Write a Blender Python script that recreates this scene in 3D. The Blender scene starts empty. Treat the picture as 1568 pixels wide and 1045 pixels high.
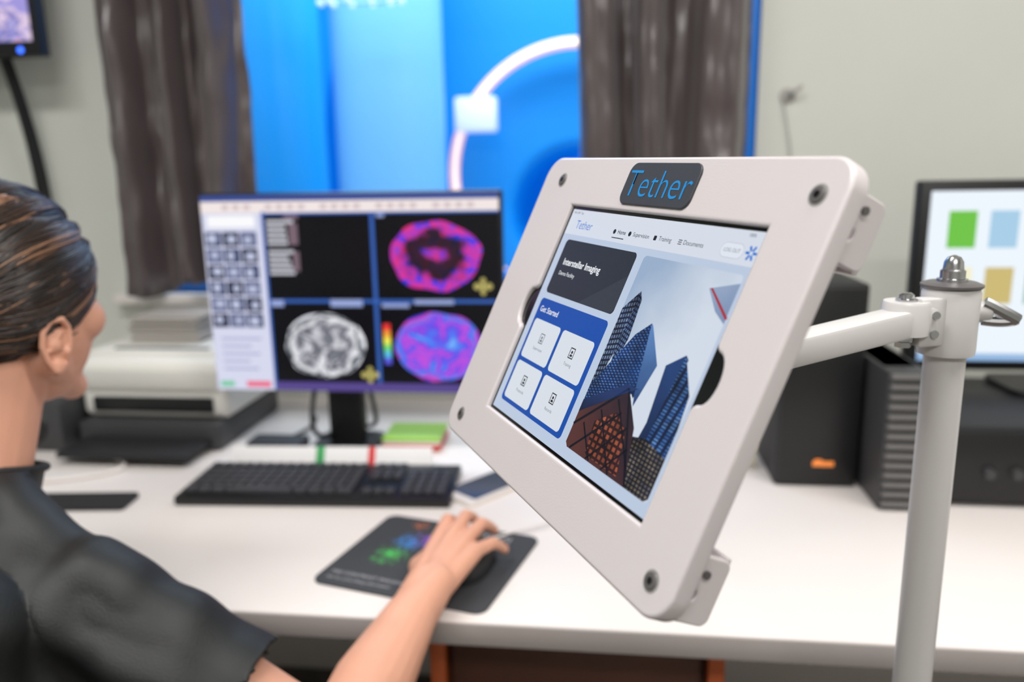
import bpy, bmesh, math, random
from mathutils import Matrix, Vector, Euler, noise
random.seed(7)
scene=bpy.context.scene
col=bpy.context.collection
D=bpy.data
# ---------------------------------------------------------------- helpers
def lin(c):
    return tuple(((x/255)/12.92 if x/255<=.04045 else ((x/255+.055)/1.055)**2.4) for x in c)
MATS={}
def M(name,rgb,rough=.5,metal=0,em=0,bump=0,bscale=200,var=.06,vscale=6,sss=0,coat=0,sheen=0,spec=.5,emrgb=None):
    if name in MATS: return MATS[name]
    m=D.materials.new(name); m.use_nodes=True; nt=m.node_tree; b=nt.nodes['Principled BSDF']
    c=lin(rgb)
    tc=nt.nodes.new('ShaderNodeTexCoord'); nz=nt.nodes.new('ShaderNodeTexNoise'); nz.inputs['Scale'].default_value=vscale
    nt.links.new(tc.outputs['Object'],nz.inputs['Vector'])
    mx=nt.nodes.new('ShaderNodeMix'); mx.data_type='RGBA'
    mx.inputs['A'].default_value=tuple(x*(1-var) for x in c)+(1,); mx.inputs['B'].default_value=tuple(min(1,x*(1+var)) for x in c)+(1,)
    nt.links.new(nz.outputs['Fac'],mx.inputs['Factor']); nt.links.new(mx.outputs['Result'],b.inputs['Base Color'])
    b.inputs['Roughness'].default_value=rough; b.inputs['Metallic'].default_value=metal
    b.inputs['Specular IOR Level'].default_value=spec
    b.inputs['Coat Weight'].default_value=coat; b.inputs['Sheen Weight'].default_value=sheen
    if sss: 
        b.inputs['Subsurface Weight'].default_value=sss; b.inputs['Subsurface Radius'].default_value=(1,.35,.2); b.inputs['Subsurface Scale'].default_value=.008
    if em:
        b.inputs['Emission Color'].default_value=(*lin(emrgb or rgb),1); b.inputs['Emission Strength'].default_value=em
    if bump:
        n2=nt.nodes.new('ShaderNodeTexNoise'); n2.inputs['Scale'].default_value=bscale; n2.inputs['Detail'].default_value=4
        nt.links.new(tc.outputs['Object'],n2.inputs['Vector'])
        bp=nt.nodes.new('ShaderNodeBump'); bp.inputs['Strength'].default_value=bump; bp.inputs['Distance'].default_value=.002
        nt.links.new(n2.outputs['Fac'],bp.inputs['Height']); nt.links.new(bp.outputs['Normal'],b.inputs['Normal'])
    MATS[name]=m; return m
def E(name,rgb,s=1.0):
    """lit display pixel surface"""
    if name in MATS: return MATS[name]
    m=D.materials.new(name); m.use_nodes=True; b=m.node_tree.nodes['Principled BSDF']
    b.inputs['Base Color'].default_value=(.004,.004,.004,1); b.inputs['Roughness'].default_value=.25
    b.inputs['Specular IOR Level'].default_value=.25
    b.inputs['Emission Color'].default_value=(*lin(rgb),1); b.inputs['Emission Strength'].default_value=s
    MATS[name]=m; return m
GM={}
def group(name,mat=Matrix()):
    e=D.objects.new(name,None); col.objects.link(e); e.empty_display_size=.1; e.matrix_world=mat; GM[e.name]=mat.copy(); return e
def T(x,y,z=0): return Matrix.Translation((x,y,z))
def Rz(a): return Matrix.Rotation(math.radians(a),4,'Z')
def Rx(a): return Matrix.Rotation(math.radians(a),4,'X')
def Ry(a): return Matrix.Rotation(math.radians(a),4,'Y')
def fin(name,me,mat,parent=None,world=False,ang=35,smooth=True):
    if mat is not None and len(me.materials)==0:
        for m in (mat if isinstance(mat,(list,tuple)) else [mat]): me.materials.append(m)
    if smooth:
        me.polygons.foreach_set('use_smooth',[True]*len(me.polygons))
        try: me.set_sharp_from_angle(angle=math.radians(ang))
        except Exception: pass
    o=D.objects.new(name,me); col.objects.link(o)
    if parent:
        o.parent=parent
        if world: o.matrix_parent_inverse=GM[parent.name].inverted()
    return o
def bmfin(name,bm,mat,parent=None,world=False,ang=35,smooth=True):
    bmesh.ops.recalc_face_normals(bm,faces=bm.faces)
    me=D.meshes.new(name); bm.to_mesh(me); bm.free(); return fin(name,me,mat,parent,world,ang,smooth)
def addbox(bm,c,s,bev=0,seg=2,mat=None,mi=0):
    r=bmesh.ops.create_cube(bm,size=1); vs=r['verts']
    bmesh.ops.scale(bm,vec=s,verts=vs)
    if bev:
        es=list(set(e for v in vs for e in v.link_edges))
        rr=bmesh.ops.bevel(bm,geom=es,offset=bev,segments=seg,affect='EDGES',profile=.5)
        vs=list(set(v for f in rr['faces'] for v in f.verts)|set(v for v in vs if v.is_valid))
    if mat is not None: bmesh.ops.transform(bm,matrix=mat,verts=vs)
    bmesh.ops.translate(bm,vec=c,verts=vs)
    return vs
def box(name,c,s,mat,parent=None,bev=.002,rot=None,world=False,seg=2):
    bm=bmesh.new(); addbox(bm,c,s,bev,seg,rot); return bmfin(name,bm,mat,parent,world)
def boxes(name,lst,mat,parent=None,bev=.002,world=False):
    bm=bmesh.new()
    for c,s in lst: addbox(bm,c,s,bev)
    return bmfin(name,bm,mat,parent,world)
def cyl(name,p0,p1,r0,r1,mat,parent=None,seg=40,bev=0,world=False):
    p0=Vector(p0);p1=Vector(p1); d=p1-p0; L=d.length
    bm=bmesh.new(); bmesh.ops.create_cone(bm,cap_ends=True,segments=seg,radius1=r0,radius2=r1,depth=L)
    if bev:
        es=[e for e in bm.edges if abs(e.verts[0].co.z-e.verts[1].co.z)<1e-6]
        bmesh.ops.bevel(bm,geom=es,offset=bev,segments=3,affect='EDGES',profile=.5)
    q=d.to_track_quat('Z','Y').to_matrix().to_4x4()
    bmesh.ops.transform(bm,matrix=Matrix.Translation((p0+p1)/2)@q,verts=bm.verts)
    return bmfin(name,bm,mat,parent,world)
def lathe(name,prof,mat,parent=None,seg=48,loc=(0,0,0),world=False):
    bm=bmesh.new(); rings=[]
    for r,z in prof:
        rings.append([bm.verts.new((r*math.cos(2*math.pi*i/seg)+loc[0],r*math.sin(2*math.pi*i/seg)+loc[1],z+loc[2])) for i in range(seg)])
    for a,b in zip(rings,rings[1:]):
        for i in range(seg): bm.faces.new((a[i],a[(i+1)%seg],b[(i+1)%seg],b[i]))
    bm.faces.new(rings[0]); bm.faces.new(rings[-1])
    return bmfin(name,bm,mat,parent,world)
def ev(o):
    dg=bpy.context.evaluated_depsgraph_get(); dg.update()
    me=D.meshes.new_from_object(o.evaluated_get(dg)); return me
def tube(name,pts,r,mat,parent=None,world=False,cyc=False,res=6,flat=False):
    cu=D.curves.new(name,'CURVE'); cu.dimensions='3D'; cu.bevel_depth=r; cu.bevel_resolution=3; cu.resolution_u=res; cu.use_fill_caps=True
    s=cu.splines.new('NURBS' if not flat else 'POLY'); s.points.add(len(pts)-1)
    for p,q in zip(s.points,pts): p.co=(*q,1)
    if not flat: s.order_u=4; s.use_endpoint_u=True
    s.use_cyclic_u=cyc
    if cyc: s.use_endpoint_u=False
    o=D.objects.new(name+'_tmp',cu); col.objects.link(o); me=ev(o); D.objects.remove(o)
    me.materials.clear(); return fin(name,me,mat,parent,world)
def plate(name,loops,z0,thick,bev,mat,parent=None,rot=None,world=False):
    cu=D.curves.new(name,'CURVE'); cu.dimensions='2D'; cu.fill_mode='BOTH'; cu.extrude=thick/2-bev; cu.bevel_depth=bev; cu.bevel_resolution=3; cu.offset=-bev
    for lp in loops:
        s=cu.splines.new('POLY'); s.points.add(len(lp)-1)
        for p,q in zip(s.points,lp): p.co=(q[0],q[1],0,1)
        s.use_cyclic_u=True
    o=D.objects.new(name+'_tmp',cu); col.objects.link(o); me=ev(o); D.objects.remove(o)
    me.transform(T(0,0,z0-thick/2)); 
    if rot is not None: me.transform(rot)
    me.materials.clear(); return fin(name,me,mat,parent,world,ang=40)
def rr(x0,y0,x1,y1,r,n=8):
    pts=[]
    for cx,cy,a in ((x1-r,y1-r,0),(x0+r,y1-r,90),(x0+r,y0+r,180),(x1-r,y0+r,270)):
        for i in range(n+1):
            t=math.radians(a+90*i/n); pts.append((cx+r*math.cos(t),cy+r*math.sin(t)))
    return pts
def circ(cx,cy,rx,ry=None,n=48,ph=0):
    ry=ry or rx
    return [(cx+rx*math.cos(2*math.pi*i/n+ph),cy+ry*math.sin(2*math.pi*i/n+ph)) for i in range(n)]
def flat(name,polys,z,mat,parent,k=1.0,rot=None):
    bm=bmesh.new()
    for p in polys: 
        f=bm.faces.new([bm.verts.new((x*k,y*k,z)) for x,y in p])
        if len(p)>4: bmesh.ops.triangulate(bm,faces=[f])
    for f in bm.faces:
        f.normal_update()
        if f.normal.z<0: f.normal_flip()
    if rot is not None: bmesh.ops.transform(bm,matrix=rot,verts=bm.verts)
    me=D.meshes.new(name); bm.to_mesh(me); bm.free(); return fin(name,me,mat,parent,smooth=False)
def text(name,s,x,y,z,size,mat,parent,align='LEFT',k=1.0,rot=None,bold=0,ext=0,sx=1.0):
    cu=D.curves.new(name,'FONT'); cu.body=s; cu.size=size; cu.align_x=align; cu.align_y='CENTER'; cu.offset=bold; cu.extrude=ext
    o=D.objects.new(name+'_tmp',cu); col.objects.link(o); me=ev(o); D.objects.remove(o)
    me.transform(Matrix.Scale(k,4)@T(x,y,0)@Matrix.Diagonal((sx,1,1,1))); me.transform(T(0,0,z))
    if rot is not None: me.transform(rot)
    me.materials.clear(); return fin(name,me,mat,parent,smooth=False)
def cap(bm,p0,r0,p1,r1,seg=2):
    t=bmesh.new()
    for p,r in ((p0,r0),(p1,r1)):
        q=bmesh.ops.create_icosphere(t,subdivisions=3,radius=r); bmesh.ops.translate(t,vec=p,verts=q['verts'])
    h=bmesh.ops.convex_hull(t,input=t.verts)
    bmesh.ops.delete(t,geom=[g for g in h['geom_interior'] if isinstance(g,bmesh.types.BMVert)],context='VERTS')
    me=D.meshes.new('t'); t.to_mesh(me); t.free(); bm.from_mesh(me); D.meshes.remove(me)
def ell(bm,c,r,rot=None):
    q=bmesh.ops.create_icosphere(bm,subdivisions=4,radius=1)['verts']
    m=Matrix.Translation(c)@(rot if rot is not None else Matrix())@Matrix.Diagonal((*r,1)); bmesh.ops.transform(bm,matrix=m,verts=q)
def blob(name,prims,voxel,smooth,mat,parent,xf=None,post=None,disp=None):
    bm=bmesh.new()
    for p in prims:
        if p[0]=='c': cap(bm,Vector(p[1]),p[2],Vector(p[3]),p[4])
        else: ell(bm,p[1],p[2],p[3] if len(p)>3 else None)
    me=D.meshes.new(name); bm.to_mesh(me); bm.free()
    if xf is not None: me.transform(xf)
    o=D.objects.new(name+'_tmp',me); col.objects.link(o)
    r=o.modifiers.new('r','REMESH'); r.mode='VOXEL'; r.voxel_size=voxel
    s=o.modifiers.new('s','SMOOTH'); s.factor=.5; s.iterations=smooth
    m2=ev(o); D.objects.remove(o)
    if disp:
        m2.update(); ns=[v.normal.copy() for v in m2.vertices]
        for v,n in zip(m2.vertices,ns): v.co+=n*disp(v.co,n)
    if post:
        b=bmesh.new(); b.from_mesh(m2); post(b); b.to_mesh(m2); b.free()
    return fin(name,m2,mat,parent,world=True,ang=80)

# ---------------------------------------------------------------- materials
m_wall=M('wall_paint',(210,211,203),.7,bump=.15,bscale=350,var=.02)
m_wallg=M('wall_paint_left',(202,214,208),.7,bump=.15,bscale=350,var=.02)
m_white=M('white_laminate',(230,222,218),.42,var=.02)
m_edge=M('desk_edge_shaded',(166,158,155),.5,var=.03)  # shade on the desk's front edge put into a darker grey
m_powder=M('powder_coat_white',(210,202,203),.38,bump=.06,bscale=900,var=.015,coat=.15)
m_pole=M('pole_grey_white',(205,202,200),.4,var=.02,coat=.2)
m_black=M('black_plastic',(18,18,20),.4,var=.1)
m_black2=M('soft_black',(30,30,33),.55,var=.1,bump=.1)
m_glossb=M('glossy_black',(6,6,8),.12,var=0)
m_chrome=M('brushed_steel',(190,190,192),.22,1,var=.04)
m_dsteel=M('dark_steel',(96,96,100),.3,1)
m_screw=M('screw_grey',(104,100,100),.35,.3)
m_cream=M('printer_cream',(230,228,222),.5,var=.02)
m_gray=M('gray_plastic',(150,148,145),.5,var=.03)
m_dgray=M('dark_gray_plastic',(58,58,60),.5,var=.06)
m_brown=M('brown_wood',(84,50,38),.5,var=.3,vscale=12)
m_orange=M('orange_wood',(200,98,50),.5,var=.15)

# ---------------------------------------------------------------- room
YW=1.78
WX0,WX1,WZ0,WZ1=-1.15,.315,1.0,2.12
bm=bmesh.new()
for x0,x1,z0,z1 in ((-2.6,WX0,0,2.7),(WX1,2.4,0,2.7),(WX0,WX1,0,WZ0),(WX0,WX1,WZ1,2.7)):
    addbox(bm,((x0+x1)/2,YW+.06,(z0+z1)/2),(x1-x0,.12,z1-z0))
bmfin('wall_back',bm,m_wall,smooth=False)
box('wall_left',(-2.66,-.4,1.35),(.12,4.6,2.7),m_wallg,bev=0)
box('wall_right',(2.46,-.4,1.35),(.12,4.6,2.7),m_wall,bev=0)
box('wall_rear',(-.1,-2.76,1.35),(5.24,.12,2.7),m_wall,bev=0)
box('floor',(-.1,1.2,-.05),(5.3,8.1,.1),M('floor_vinyl',(92,84,78),.45,var=.15,vscale=9),bev=0)
box('ceiling',(-.1,1.2,2.75),(5.3,8.1,.1),M('ceiling_white',(235,235,232),.8),bev=0)
box('baseboard_back',(-.1,YW-.008,.05),(5,.016,.1),m_white,bev=.003)
# window
W=group('window_1',T((WX0+WX1)/2,YW+.06,WZ0))
m_wf=M('window_frame_blue_glow',(30,120,215),.4,em=.12)  # blue light spilling on the frame put into its colour and emission
ww=WX1-WX0; wh=WZ1-WZ0
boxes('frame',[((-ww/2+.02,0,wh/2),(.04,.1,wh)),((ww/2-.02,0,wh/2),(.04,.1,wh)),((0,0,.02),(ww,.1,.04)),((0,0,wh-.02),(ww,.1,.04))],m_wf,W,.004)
box('sill',(0,-.075,-.012),(ww+.06,.05,.024),m_white,W,.004)
# ---------------------------------------------------------------- scanner room beyond
m_blue=M('scanner_room_blue_glow',(0,156,230),.55,var=.05,vscale=1.5,em=.17,emrgb=(0,146,230))  # blue room light put into the surface colour plus a faint added glow
m_blue2=M('scanner_room_deep_blue_glow',(0,142,222),.5,var=.04,vscale=1.5,em=.20,emrgb=(0,144,224))  # blue light on the scanner shell put into deep colour and emission
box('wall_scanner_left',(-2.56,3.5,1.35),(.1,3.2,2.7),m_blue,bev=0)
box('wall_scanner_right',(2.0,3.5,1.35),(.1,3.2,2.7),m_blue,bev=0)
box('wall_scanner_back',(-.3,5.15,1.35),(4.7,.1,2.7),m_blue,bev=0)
G=group('mri_scanner',T(-.12,3.35,0))
def supe(cx,cy,rx,ry,p=3.2,n=96):
    o=[]
    for i in range(n):
        t=2*math.pi*i/n; c,s=math.cos(t),math.sin(t)
        o.append((cx+rx*abs(c)**(2/p)*(1 if c>0 else -1),cy+ry*abs(s)**(2/p)*(1 if s>0 else -1)))
    return o
FR=Rx(90)
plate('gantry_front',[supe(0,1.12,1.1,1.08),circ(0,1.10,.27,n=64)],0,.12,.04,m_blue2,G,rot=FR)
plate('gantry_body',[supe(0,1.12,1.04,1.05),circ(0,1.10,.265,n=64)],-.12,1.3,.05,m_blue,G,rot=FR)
m_ring=M('ring_light',(255,225,200),.4,em=.72,emrgb=(255,170,115))
m_ringc=M('ring_light_core',(255,245,235),.4,em=1.05,emrgb=(255,222,190))
tube('light_ring',[( .51*math.cos(t),-.085,1.26+.51*math.sin(t)) for t in [2*math.pi*i/40 for i in range(40)]],.022,m_ring,G,cyc=True)
tube('light_ring_core',[( .505*math.cos(t),-.105,1.26+.505*math.sin(t)) for t in [2*math.pi*i/40 for i in range(40)]],.008,m_ringc,G,cyc=True)
m_pblue=M('pale_blue_glow',(150,200,250),.4,em=.2)  # room light added as emission; these parts are no lamps
box('control_box',(-.40,-.15,1.50-.0),(.165,.07,.135),M('scanner_control_white_glow',(222,230,250),.4,em=.45),G,.012)  # brightness of the white box added as emission
box('patient_table',(0,-.55,.72),(.5,1.0,.1),m_pblue,G,.04)
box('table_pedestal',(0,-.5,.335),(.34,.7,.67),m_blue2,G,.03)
def column(gname,loc,rx,ry,mat):
    P=group(gname,loc); n=24
    bm=bmesh.new(); prof=[(-rx*math.cos(math.pi*i/n),-ry*math.sin(math.pi*i/n)) for i in range(n+1)]
    vb=[bm.verts.new((x,y,0)) for x,y in prof]; vt=[bm.verts.new((x*.98,y,2.68)) for x,y in prof]
    for i in range(n): bm.faces.new((vb[i],vb[i+1],vt[i+1],vt[i]))
    bm.faces.new((vb[0],vt[0],vt[-1],vb[-1])); bm.faces.new(vb); bm.faces.new(vt)
    bmfin('curved_shell',bm,mat,P)
column('pale_glow_column',T(-.845,3.1,0),.22,.10,M('pale_lit_panel',(125,192,238),.4,em=.26,emrgb=(100,182,243),var=.05,vscale=1))  # brightly lit panel: its light put into pale colour and emission, no backlight
column('curved_shroud',T(-1.34,3.0,0),.27,.16,M('mid_blue_glow',(30,158,232),.3,em=.12,emrgb=(20,145,230),var=.1,vscale=1.5))  # mid blue of the lit room put into colour and emission
Cn=group('ring_of_reflected_lights',T(-.83,2.75,1.855))  # reflection of ceiling lights in the window, built as added glowing dots
bm=bmesh.new()
for i in range(12):
    a=2*math.pi*i/12; r=bmesh.ops.create_icosphere(bm,subdivisions=2,radius=.010)
    bmesh.ops.translate(bm,vec=(.14*math.cos(a),.14*math.sin(a),-.01+.02*math.sin(a)),verts=r['verts'])
bmfin('reflection_dots',bm,M('reflection_dot',(215,235,255),em=.8),Cn)
tube('hoop',[(.14*math.cos(2*math.pi*i/16),.14*math.sin(2*math.pi*i/16),.015) for i in range(16)],.006,m_pblue,Cn,cyc=True)
tube('drop_rods',[(0.14,0,.01),(.14,0,.4),(.14,0,.845)],.004,m_pblue,Cn)

# ---------------------------------------------------------------- curtains
m_curt=M('satin_taupe',(80,69,70),.28,var=.15,vscale=3,sheen=.2,bump=.1,bscale=30,spec=1.0)
def curtain(name,x0,x1,seed,flare=0):
    g=group(name,T((x0+x1)/2,YW-.075,1.02)); rnd=random.Random(seed)
    bm=bmesh.new(); nx,nz=170,90; H=1.36; w=x1-x0; V=[]
    ph=[rnd.uniform(0,6) for _ in range(6)]
    for j in range(nz+1):
        t=j/nz; row=[]
        for i in range(nx+1):
            s=i/nx; warp=s+.045*math.sin(2*math.pi*s*1.3+ph[0]+t*1.2)
            sn=math.sin(2*math.pi*warp*2.7+ph[1]+.4*math.sin(t*3+ph[2]))
            y=.045*(abs(sn)**.6*(1 if sn>0 else -1))+.008*math.sin(2*math.pi*warp*8.3+ph[3]+t*1.7)
            y*=(.8+.2*t)
            y+=.008*noise.noise(Vector((s*7,t*14,seed)))*1.6+.003*noise.noise(Vector((s*18,t*30,seed)))
            x=-w/2+w*s+flare*(1-t)**3*(s)*.1
            z=H*t
            if j==0: z+=.02*math.sin(s*9+ph[4])
            row.append(bm.verts.new((x+.006*math.sin(t*8+s*5),y,z)))
        V.append(row)
    for j in range(nz):
        for i in range(nx): bm.faces.new((V[j][i],V[j][i+1],V[j+1][i+1],V[j+1][i]))
    o=bmfin('drape',bm,m_curt,g,ang=180)
    s=o.modifiers.new('s','SOLIDIFY'); s.thickness=.003
    tube('rod',[(-w/2-.05,0,H+.01),(0,0,H+.01),(w/2+.05,0,H+.01)],.012,m_dsteel,g,flat=True)
    boxes('rod_bracket',[((-w/2-.03,.035,H+.01),(.02,.08,.02)),((w/2+.03,.035,H+.01),(.02,.08,.02))],m_dsteel,g,.002)
curtain('window_curtain',-1.095,-.795,3,.05)
curtain('window_curtain',-.060,.283,11)

# ---------------------------------------------------------------- desk
Dk=group('desk',T(.25,1.29,0))
dw=3.5
box('top',(0,0,.735),(dw,.93,.03),m_white,Dk,.003)
box('front_edge_shade_band',(0,-.4665,.735),(dw,.003,.028),m_edge,Dk,.0005)  # thin strip whose grey carries the shade of the front face
boxes('side_panels',[((-1.72,0,.36),(.03,.9,.72)),((1.72,0,.36),(.03,.9,.72)),((0,.44,.46),(3.4,.02,.5))],m_white,Dk,.002)
box('drawer_pedestal',(-.29,.05,.35),(.36,.72,.66),m_brown,Dk,.004)
boxes('drawer_fronts',[((-.29,-.32,.56),(.34,.018,.2)),((-.29,-.32,.34),(.34,.018,.2)),((-.29,-.32,.12),(.34,.018,.2))],m_brown,Dk,.004)
boxes('drawer_legs',[((-.10,-.32,.355),(.022,.03,.71)),((-.48,-.32,.355),(.022,.03,.71))],m_orange,Dk,.003)
boxes('drawer_handles',[((-.29,-.345,z),(.1,.01,.012)) for z in (.56,.36,.14)],m_chrome,Dk,.003)

# ---------------------------------------------------------------- main monitor
MN=group('computer_monitor',T(-.455,1.35,.75))
FRm=T(0,0,.312)@Rx(90)
box('housing',(0,.018,.312),(.548,.03,.362),m_black,MN,.004)
m_scr=E('mon_bg',(8,9,16))
k=.00119
def mp(pts): return [((x-543)*k,(447-y)*k) for x,y in pts]
def mrect(x0,y0,x1,y1): return mp([(x0,y0),(x1,y0),(x1,y1),(x0,y1)])
def mf(name,polys,z,mat): return flat(name,polys,z,mat,MN,rot=FRm)
mf('display',[mrect(316,298,770,599)],-.0005,m_scr)
Z=-.0005
mf('sidebar',[mrect(316,322,411,599)],Z+.001,E('side_lav',(214,216,238)))
mf('titlebar',[mrect(316,298,770,307)],Z+.001,E('title_b',(60,80,150)))
mf('toolbar',[mrect(316,307,770,324)],Z+.0012,E('tool_w',(242,230,228)))
mf('toolbar_icons',[mrect(350+i*17,312,360+i*17,319) for i in range(24) if i%5!=3],Z+.0014,E('tool_i',(206,188,192)))
th=[E('thumb%d'%i,c) for i,c in enumerate([(66,76,112),(104,112,146),(44,50,80)])]
for ii in range(3):
    mf('thumbnails_%d'%ii,[mrect(319+c*28,352+r*25,345+c*28,374+r*25) for r in range(6) for c in range(3) if (r*3+c*2+r)%3==ii],Z+.0015,th[ii])
mf('thumb_scans',[mp(circ(332+c*28+((r*7+c*3)%5-2),363+r*25+((r*3+c)%3-1),8-(r*2+c)%4,7-(r*2+c)%3,14)) for r in range(6) for c in range(3)],Z+.0018,E('thumb_w',(190,196,222)))
mf('side_header',[mrect(325,328,400,345)],Z+.0015,E('side_h',(250,250,252)))
mf('side_lines',[mrect(330,515+i*12,395-(i*17)%30,519+i*12) for i in range(5)],Z+.0015,E('side_l',(175,180,210)))
mf('side_chip_green',[mrect(322,585,345,594)],Z+.0016,E('chip_g',(120,200,160)))
mf('side_chip_red',[mrect(365,585,405,594)],Z+.0016,E('chip_r',(235,100,130)))
m_line=E('view_line',(56,98,180))
mf('view_dividers',[mrect(411,455,770,460),mrect(578,324,584,590),mrect(411,324,770,327),mrect(411,322,415,597)],Z+.002,m_line)
mf('status_bar',[mrect(415,585,770,599)],Z+.0021,E('status_p',(86,70,140)))
mf('view_text',[mrect(418,335+i*8,460-(i*13)%14,340+i*8) for i in range(5)]+[mrect(418,380+i*8,458-(i*9)%12,385+i*8) for i in range(5)],Z+.002,E('txt_w',(196,196,206)))
mf('view_text_pink',[mrect(446,326,468,334),mrect(452,340,466,372),mrect(456,382,466,412)],Z+.0019,E('txt_p',(120,100,112)))
mf('view_labels',[mrect(590,461,632,467),mrect(510,455,560,466),mrect(416,456,436,466),mrect(588,327,600,332),mrect(640,455,700,462)],Z+.0022,E('txt_b',(150,165,215)))
def radial(name,stops,ns=9,amp=.5,rad=(.08,.06),dist=.3,pw=1.0,lw=1.0):
    m=D.materials.new(name); m.use_nodes=True; nt=m.node_tree; b=nt.nodes['Principled BSDF']
    b.inputs['Base Color'].default_value=(.004,.004,.004,1); b.inputs['Roughness'].default_value=.25
    tc=nt.nodes.new('ShaderNodeTexCoord'); mpn=nt.nodes.new('ShaderNodeMapping'); mpn.inputs['Scale'].default_value=(1/rad[0],1,1/rad[1])
    nt.links.new(tc.outputs['Object'],mpn.inputs['Vector'])
    ln=nt.nodes.new('ShaderNodeVectorMath'); ln.operation='LENGTH'; nt.links.new(mpn.outputs[0],ln.inputs[0])
    po=nt.nodes.new('ShaderNodeMath'); po.operation='POWER'; po.inputs[1].default_value=pw; nt.links.new(ln.outputs['Value'],po.inputs[0])
    pl=nt.nodes.new('ShaderNodeMath'); pl.operation='MULTIPLY'; pl.inputs[1].default_value=lw; nt.links.new(po.outputs[0],pl.inputs[0])
    nz=nt.nodes.new('ShaderNodeTexNoise'); nz.inputs['Scale'].default_value=ns; nz.inputs['Detail'].default_value=4; nz.inputs['Distortion'].default_value=dist
    nt.links.new(mpn.outputs[0],nz.inputs['Vector'])
    a=nt.nodes.new('ShaderNodeMath'); a.operation='MULTIPLY_ADD'; a.inputs[1].default_value=amp; nt.links.new(nz.outputs['Fac'],a.inputs[0]); nt.links.new(pl.outputs[0],a.inputs[2])
    s=nt.nodes.new('ShaderNodeMath'); s.operation='SUBTRACT'; s.inputs[1].default_value=amp/2 if pw==1 else amp/2-.35; nt.links.new(a.outputs[0],s.inputs[0])
    r=nt.nodes.new('ShaderNodeValToRGB'); el=r.color_ramp.elements
    while len(el)>1: el.remove(el[-1])
    el[0].position=stops[0][0]; el[0].color=(*lin(stops[0][1]),1)
    for p,c in stops[1:]:
        e=el.new(p); e.color=(*lin(c),1)
    nt.links.new(s.outputs[0],r.inputs[0]); nt.links.new(r.outputs[0],b.inputs['Emission Color']); b.inputs['Emission Strength'].default_value=1
    return m
def ringmat(name,rad):
    m=radial(name,[(0,(30,60,225)),(.25,(40,60,235)),(.36,(110,50,220)),(.43,(255,45,100)),(.49,(60,60,235)),(.56,(250,45,55)),(.63,(210,40,170)),(.74,(50,70,235)),(1,(90,140,245))],3.2,1.5,rad,.2,pw=1.0,lw=.0)
    nt=m.node_tree; b=nt.nodes['Principled BSDF']
    r=[n for n in nt.nodes if n.type=='VALTORGB'][0]
    s=[n for n in nt.nodes if n.type=='MATH' and n.operation=='SUBTRACT'][0]; s.inputs[1].default_value=.28
    ln=[n for n in nt.nodes if n.type=='VECT_MATH'][0]; mpn=[n for n in nt.nodes if n.type=='MAPPING'][0]
    n2=nt.nodes.new('ShaderNodeTexNoise'); n2.inputs['Scale'].default_value=1.9; n2.inputs['Detail'].default_value=3; nt.links.new(mpn.outputs[0],n2.inputs['Vector'])
    ad=nt.nodes.new('ShaderNodeMath'); ad.operation='MULTIPLY_ADD'; ad.inputs[1].default_value=.95; nt.links.new(n2.outputs['Fac'],ad.inputs[0]); nt.links.new(ln.outputs['Value'],ad.inputs[2])
    mr=nt.nodes.new('ShaderNodeValToRGB'); e=mr.color_ramp.elements; e[0].position=.0; e[0].color=(.8,.8,.8,1); e[1].position=1.0; e[1].color=(1,1,1,1)
    for p,v in ((.36,.85),(.42,.06),(.62,.03),(.71,.95)):
        q=e.new(p); q.color=(v,v,v,1)
    hf=nt.nodes.new('ShaderNodeMath'); hf.operation='MULTIPLY'; hf.inputs[1].default_value=.57; nt.links.new(ad.outputs[0],hf.inputs[0]); nt.links.new(hf.outputs[0],mr.inputs[0])
    mx=nt.nodes.new('ShaderNodeMix'); mx.data_type='RGBA'; mx.blend_type='MULTIPLY'; mx.inputs['Factor'].default_value=1
    nt.links.new(r.outputs[0],mx.inputs['A']); nt.links.new(mr.outputs[0],mx.inputs['B']); nt.links.new(mx.outputs['Result'],b.inputs['Emission Color'])
    return m
def scan(name,px,py,rx,ry,mat,z,jag=.04,seed=1):
    cx,cy=((px-543)*k,(447-py)*k); pts=[]
    for i in range(72):
        t=2*math.pi*i/72; q=1+jag*noise.noise(Vector((math.cos(t)*2,math.sin(t)*2,seed)))*2
        pts.append((rx*k*q*math.cos(t),ry*k*q*math.sin(t)))
    o=flat(name,[pts],0,mat,MN,rot=Rx(90)); o.location=(cx,-z,.312+cy)
scan('pet_scan_ring',675,390,68,52,ringmat('pet_ring',(68*k,52*k)),Z+.003,.05,2)
scan('mri_slice_grey',498,527,64,51,radial('ct_grey',[(0,(70,72,80)),(.14,(240,240,244)),(.26,(196,196,204)),(.34,(120,122,132)),(.42,(90,92,102)),(.50,(215,216,224)),(.60,(235,236,240)),(.68,(120,124,134)),(.76,(60,62,72)),(.86,(160,164,174)),(.93,(248,248,252)),(1,(228,230,240))],1.9,1.1,(64*k,51*k),.8,pw=5,lw=.55),Z+.003,.05,5)
scan('pet_scan_purple',675,527,68,53,radial('pet_purple',[(0,(60,90,230)),(.15,(130,190,250)),(.27,(70,120,245)),(.38,(110,70,230)),(.46,(200,80,220)),(.54,(90,80,235)),(.62,(70,140,245)),(.72,(150,70,220)),(.82,(230,80,180)),(.92,(110,60,220)),(1,(50,60,200))],1.7,1.3,(68*k,53*k),.5,pw=5,lw=.45),Z+.003,.04,8)
for i,c in enumerate([(240,60,60),(245,160,60),(240,235,90),(120,220,120),(90,190,230),(90,90,220)]):
    mf('colour_bar_%d'%i,[mrect(590,492+i*10.5,601,502.5+i*10.5)],Z+.0025,E('cb%d'%i,c))
yel=E('marker_y',(186,176,104))
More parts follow.
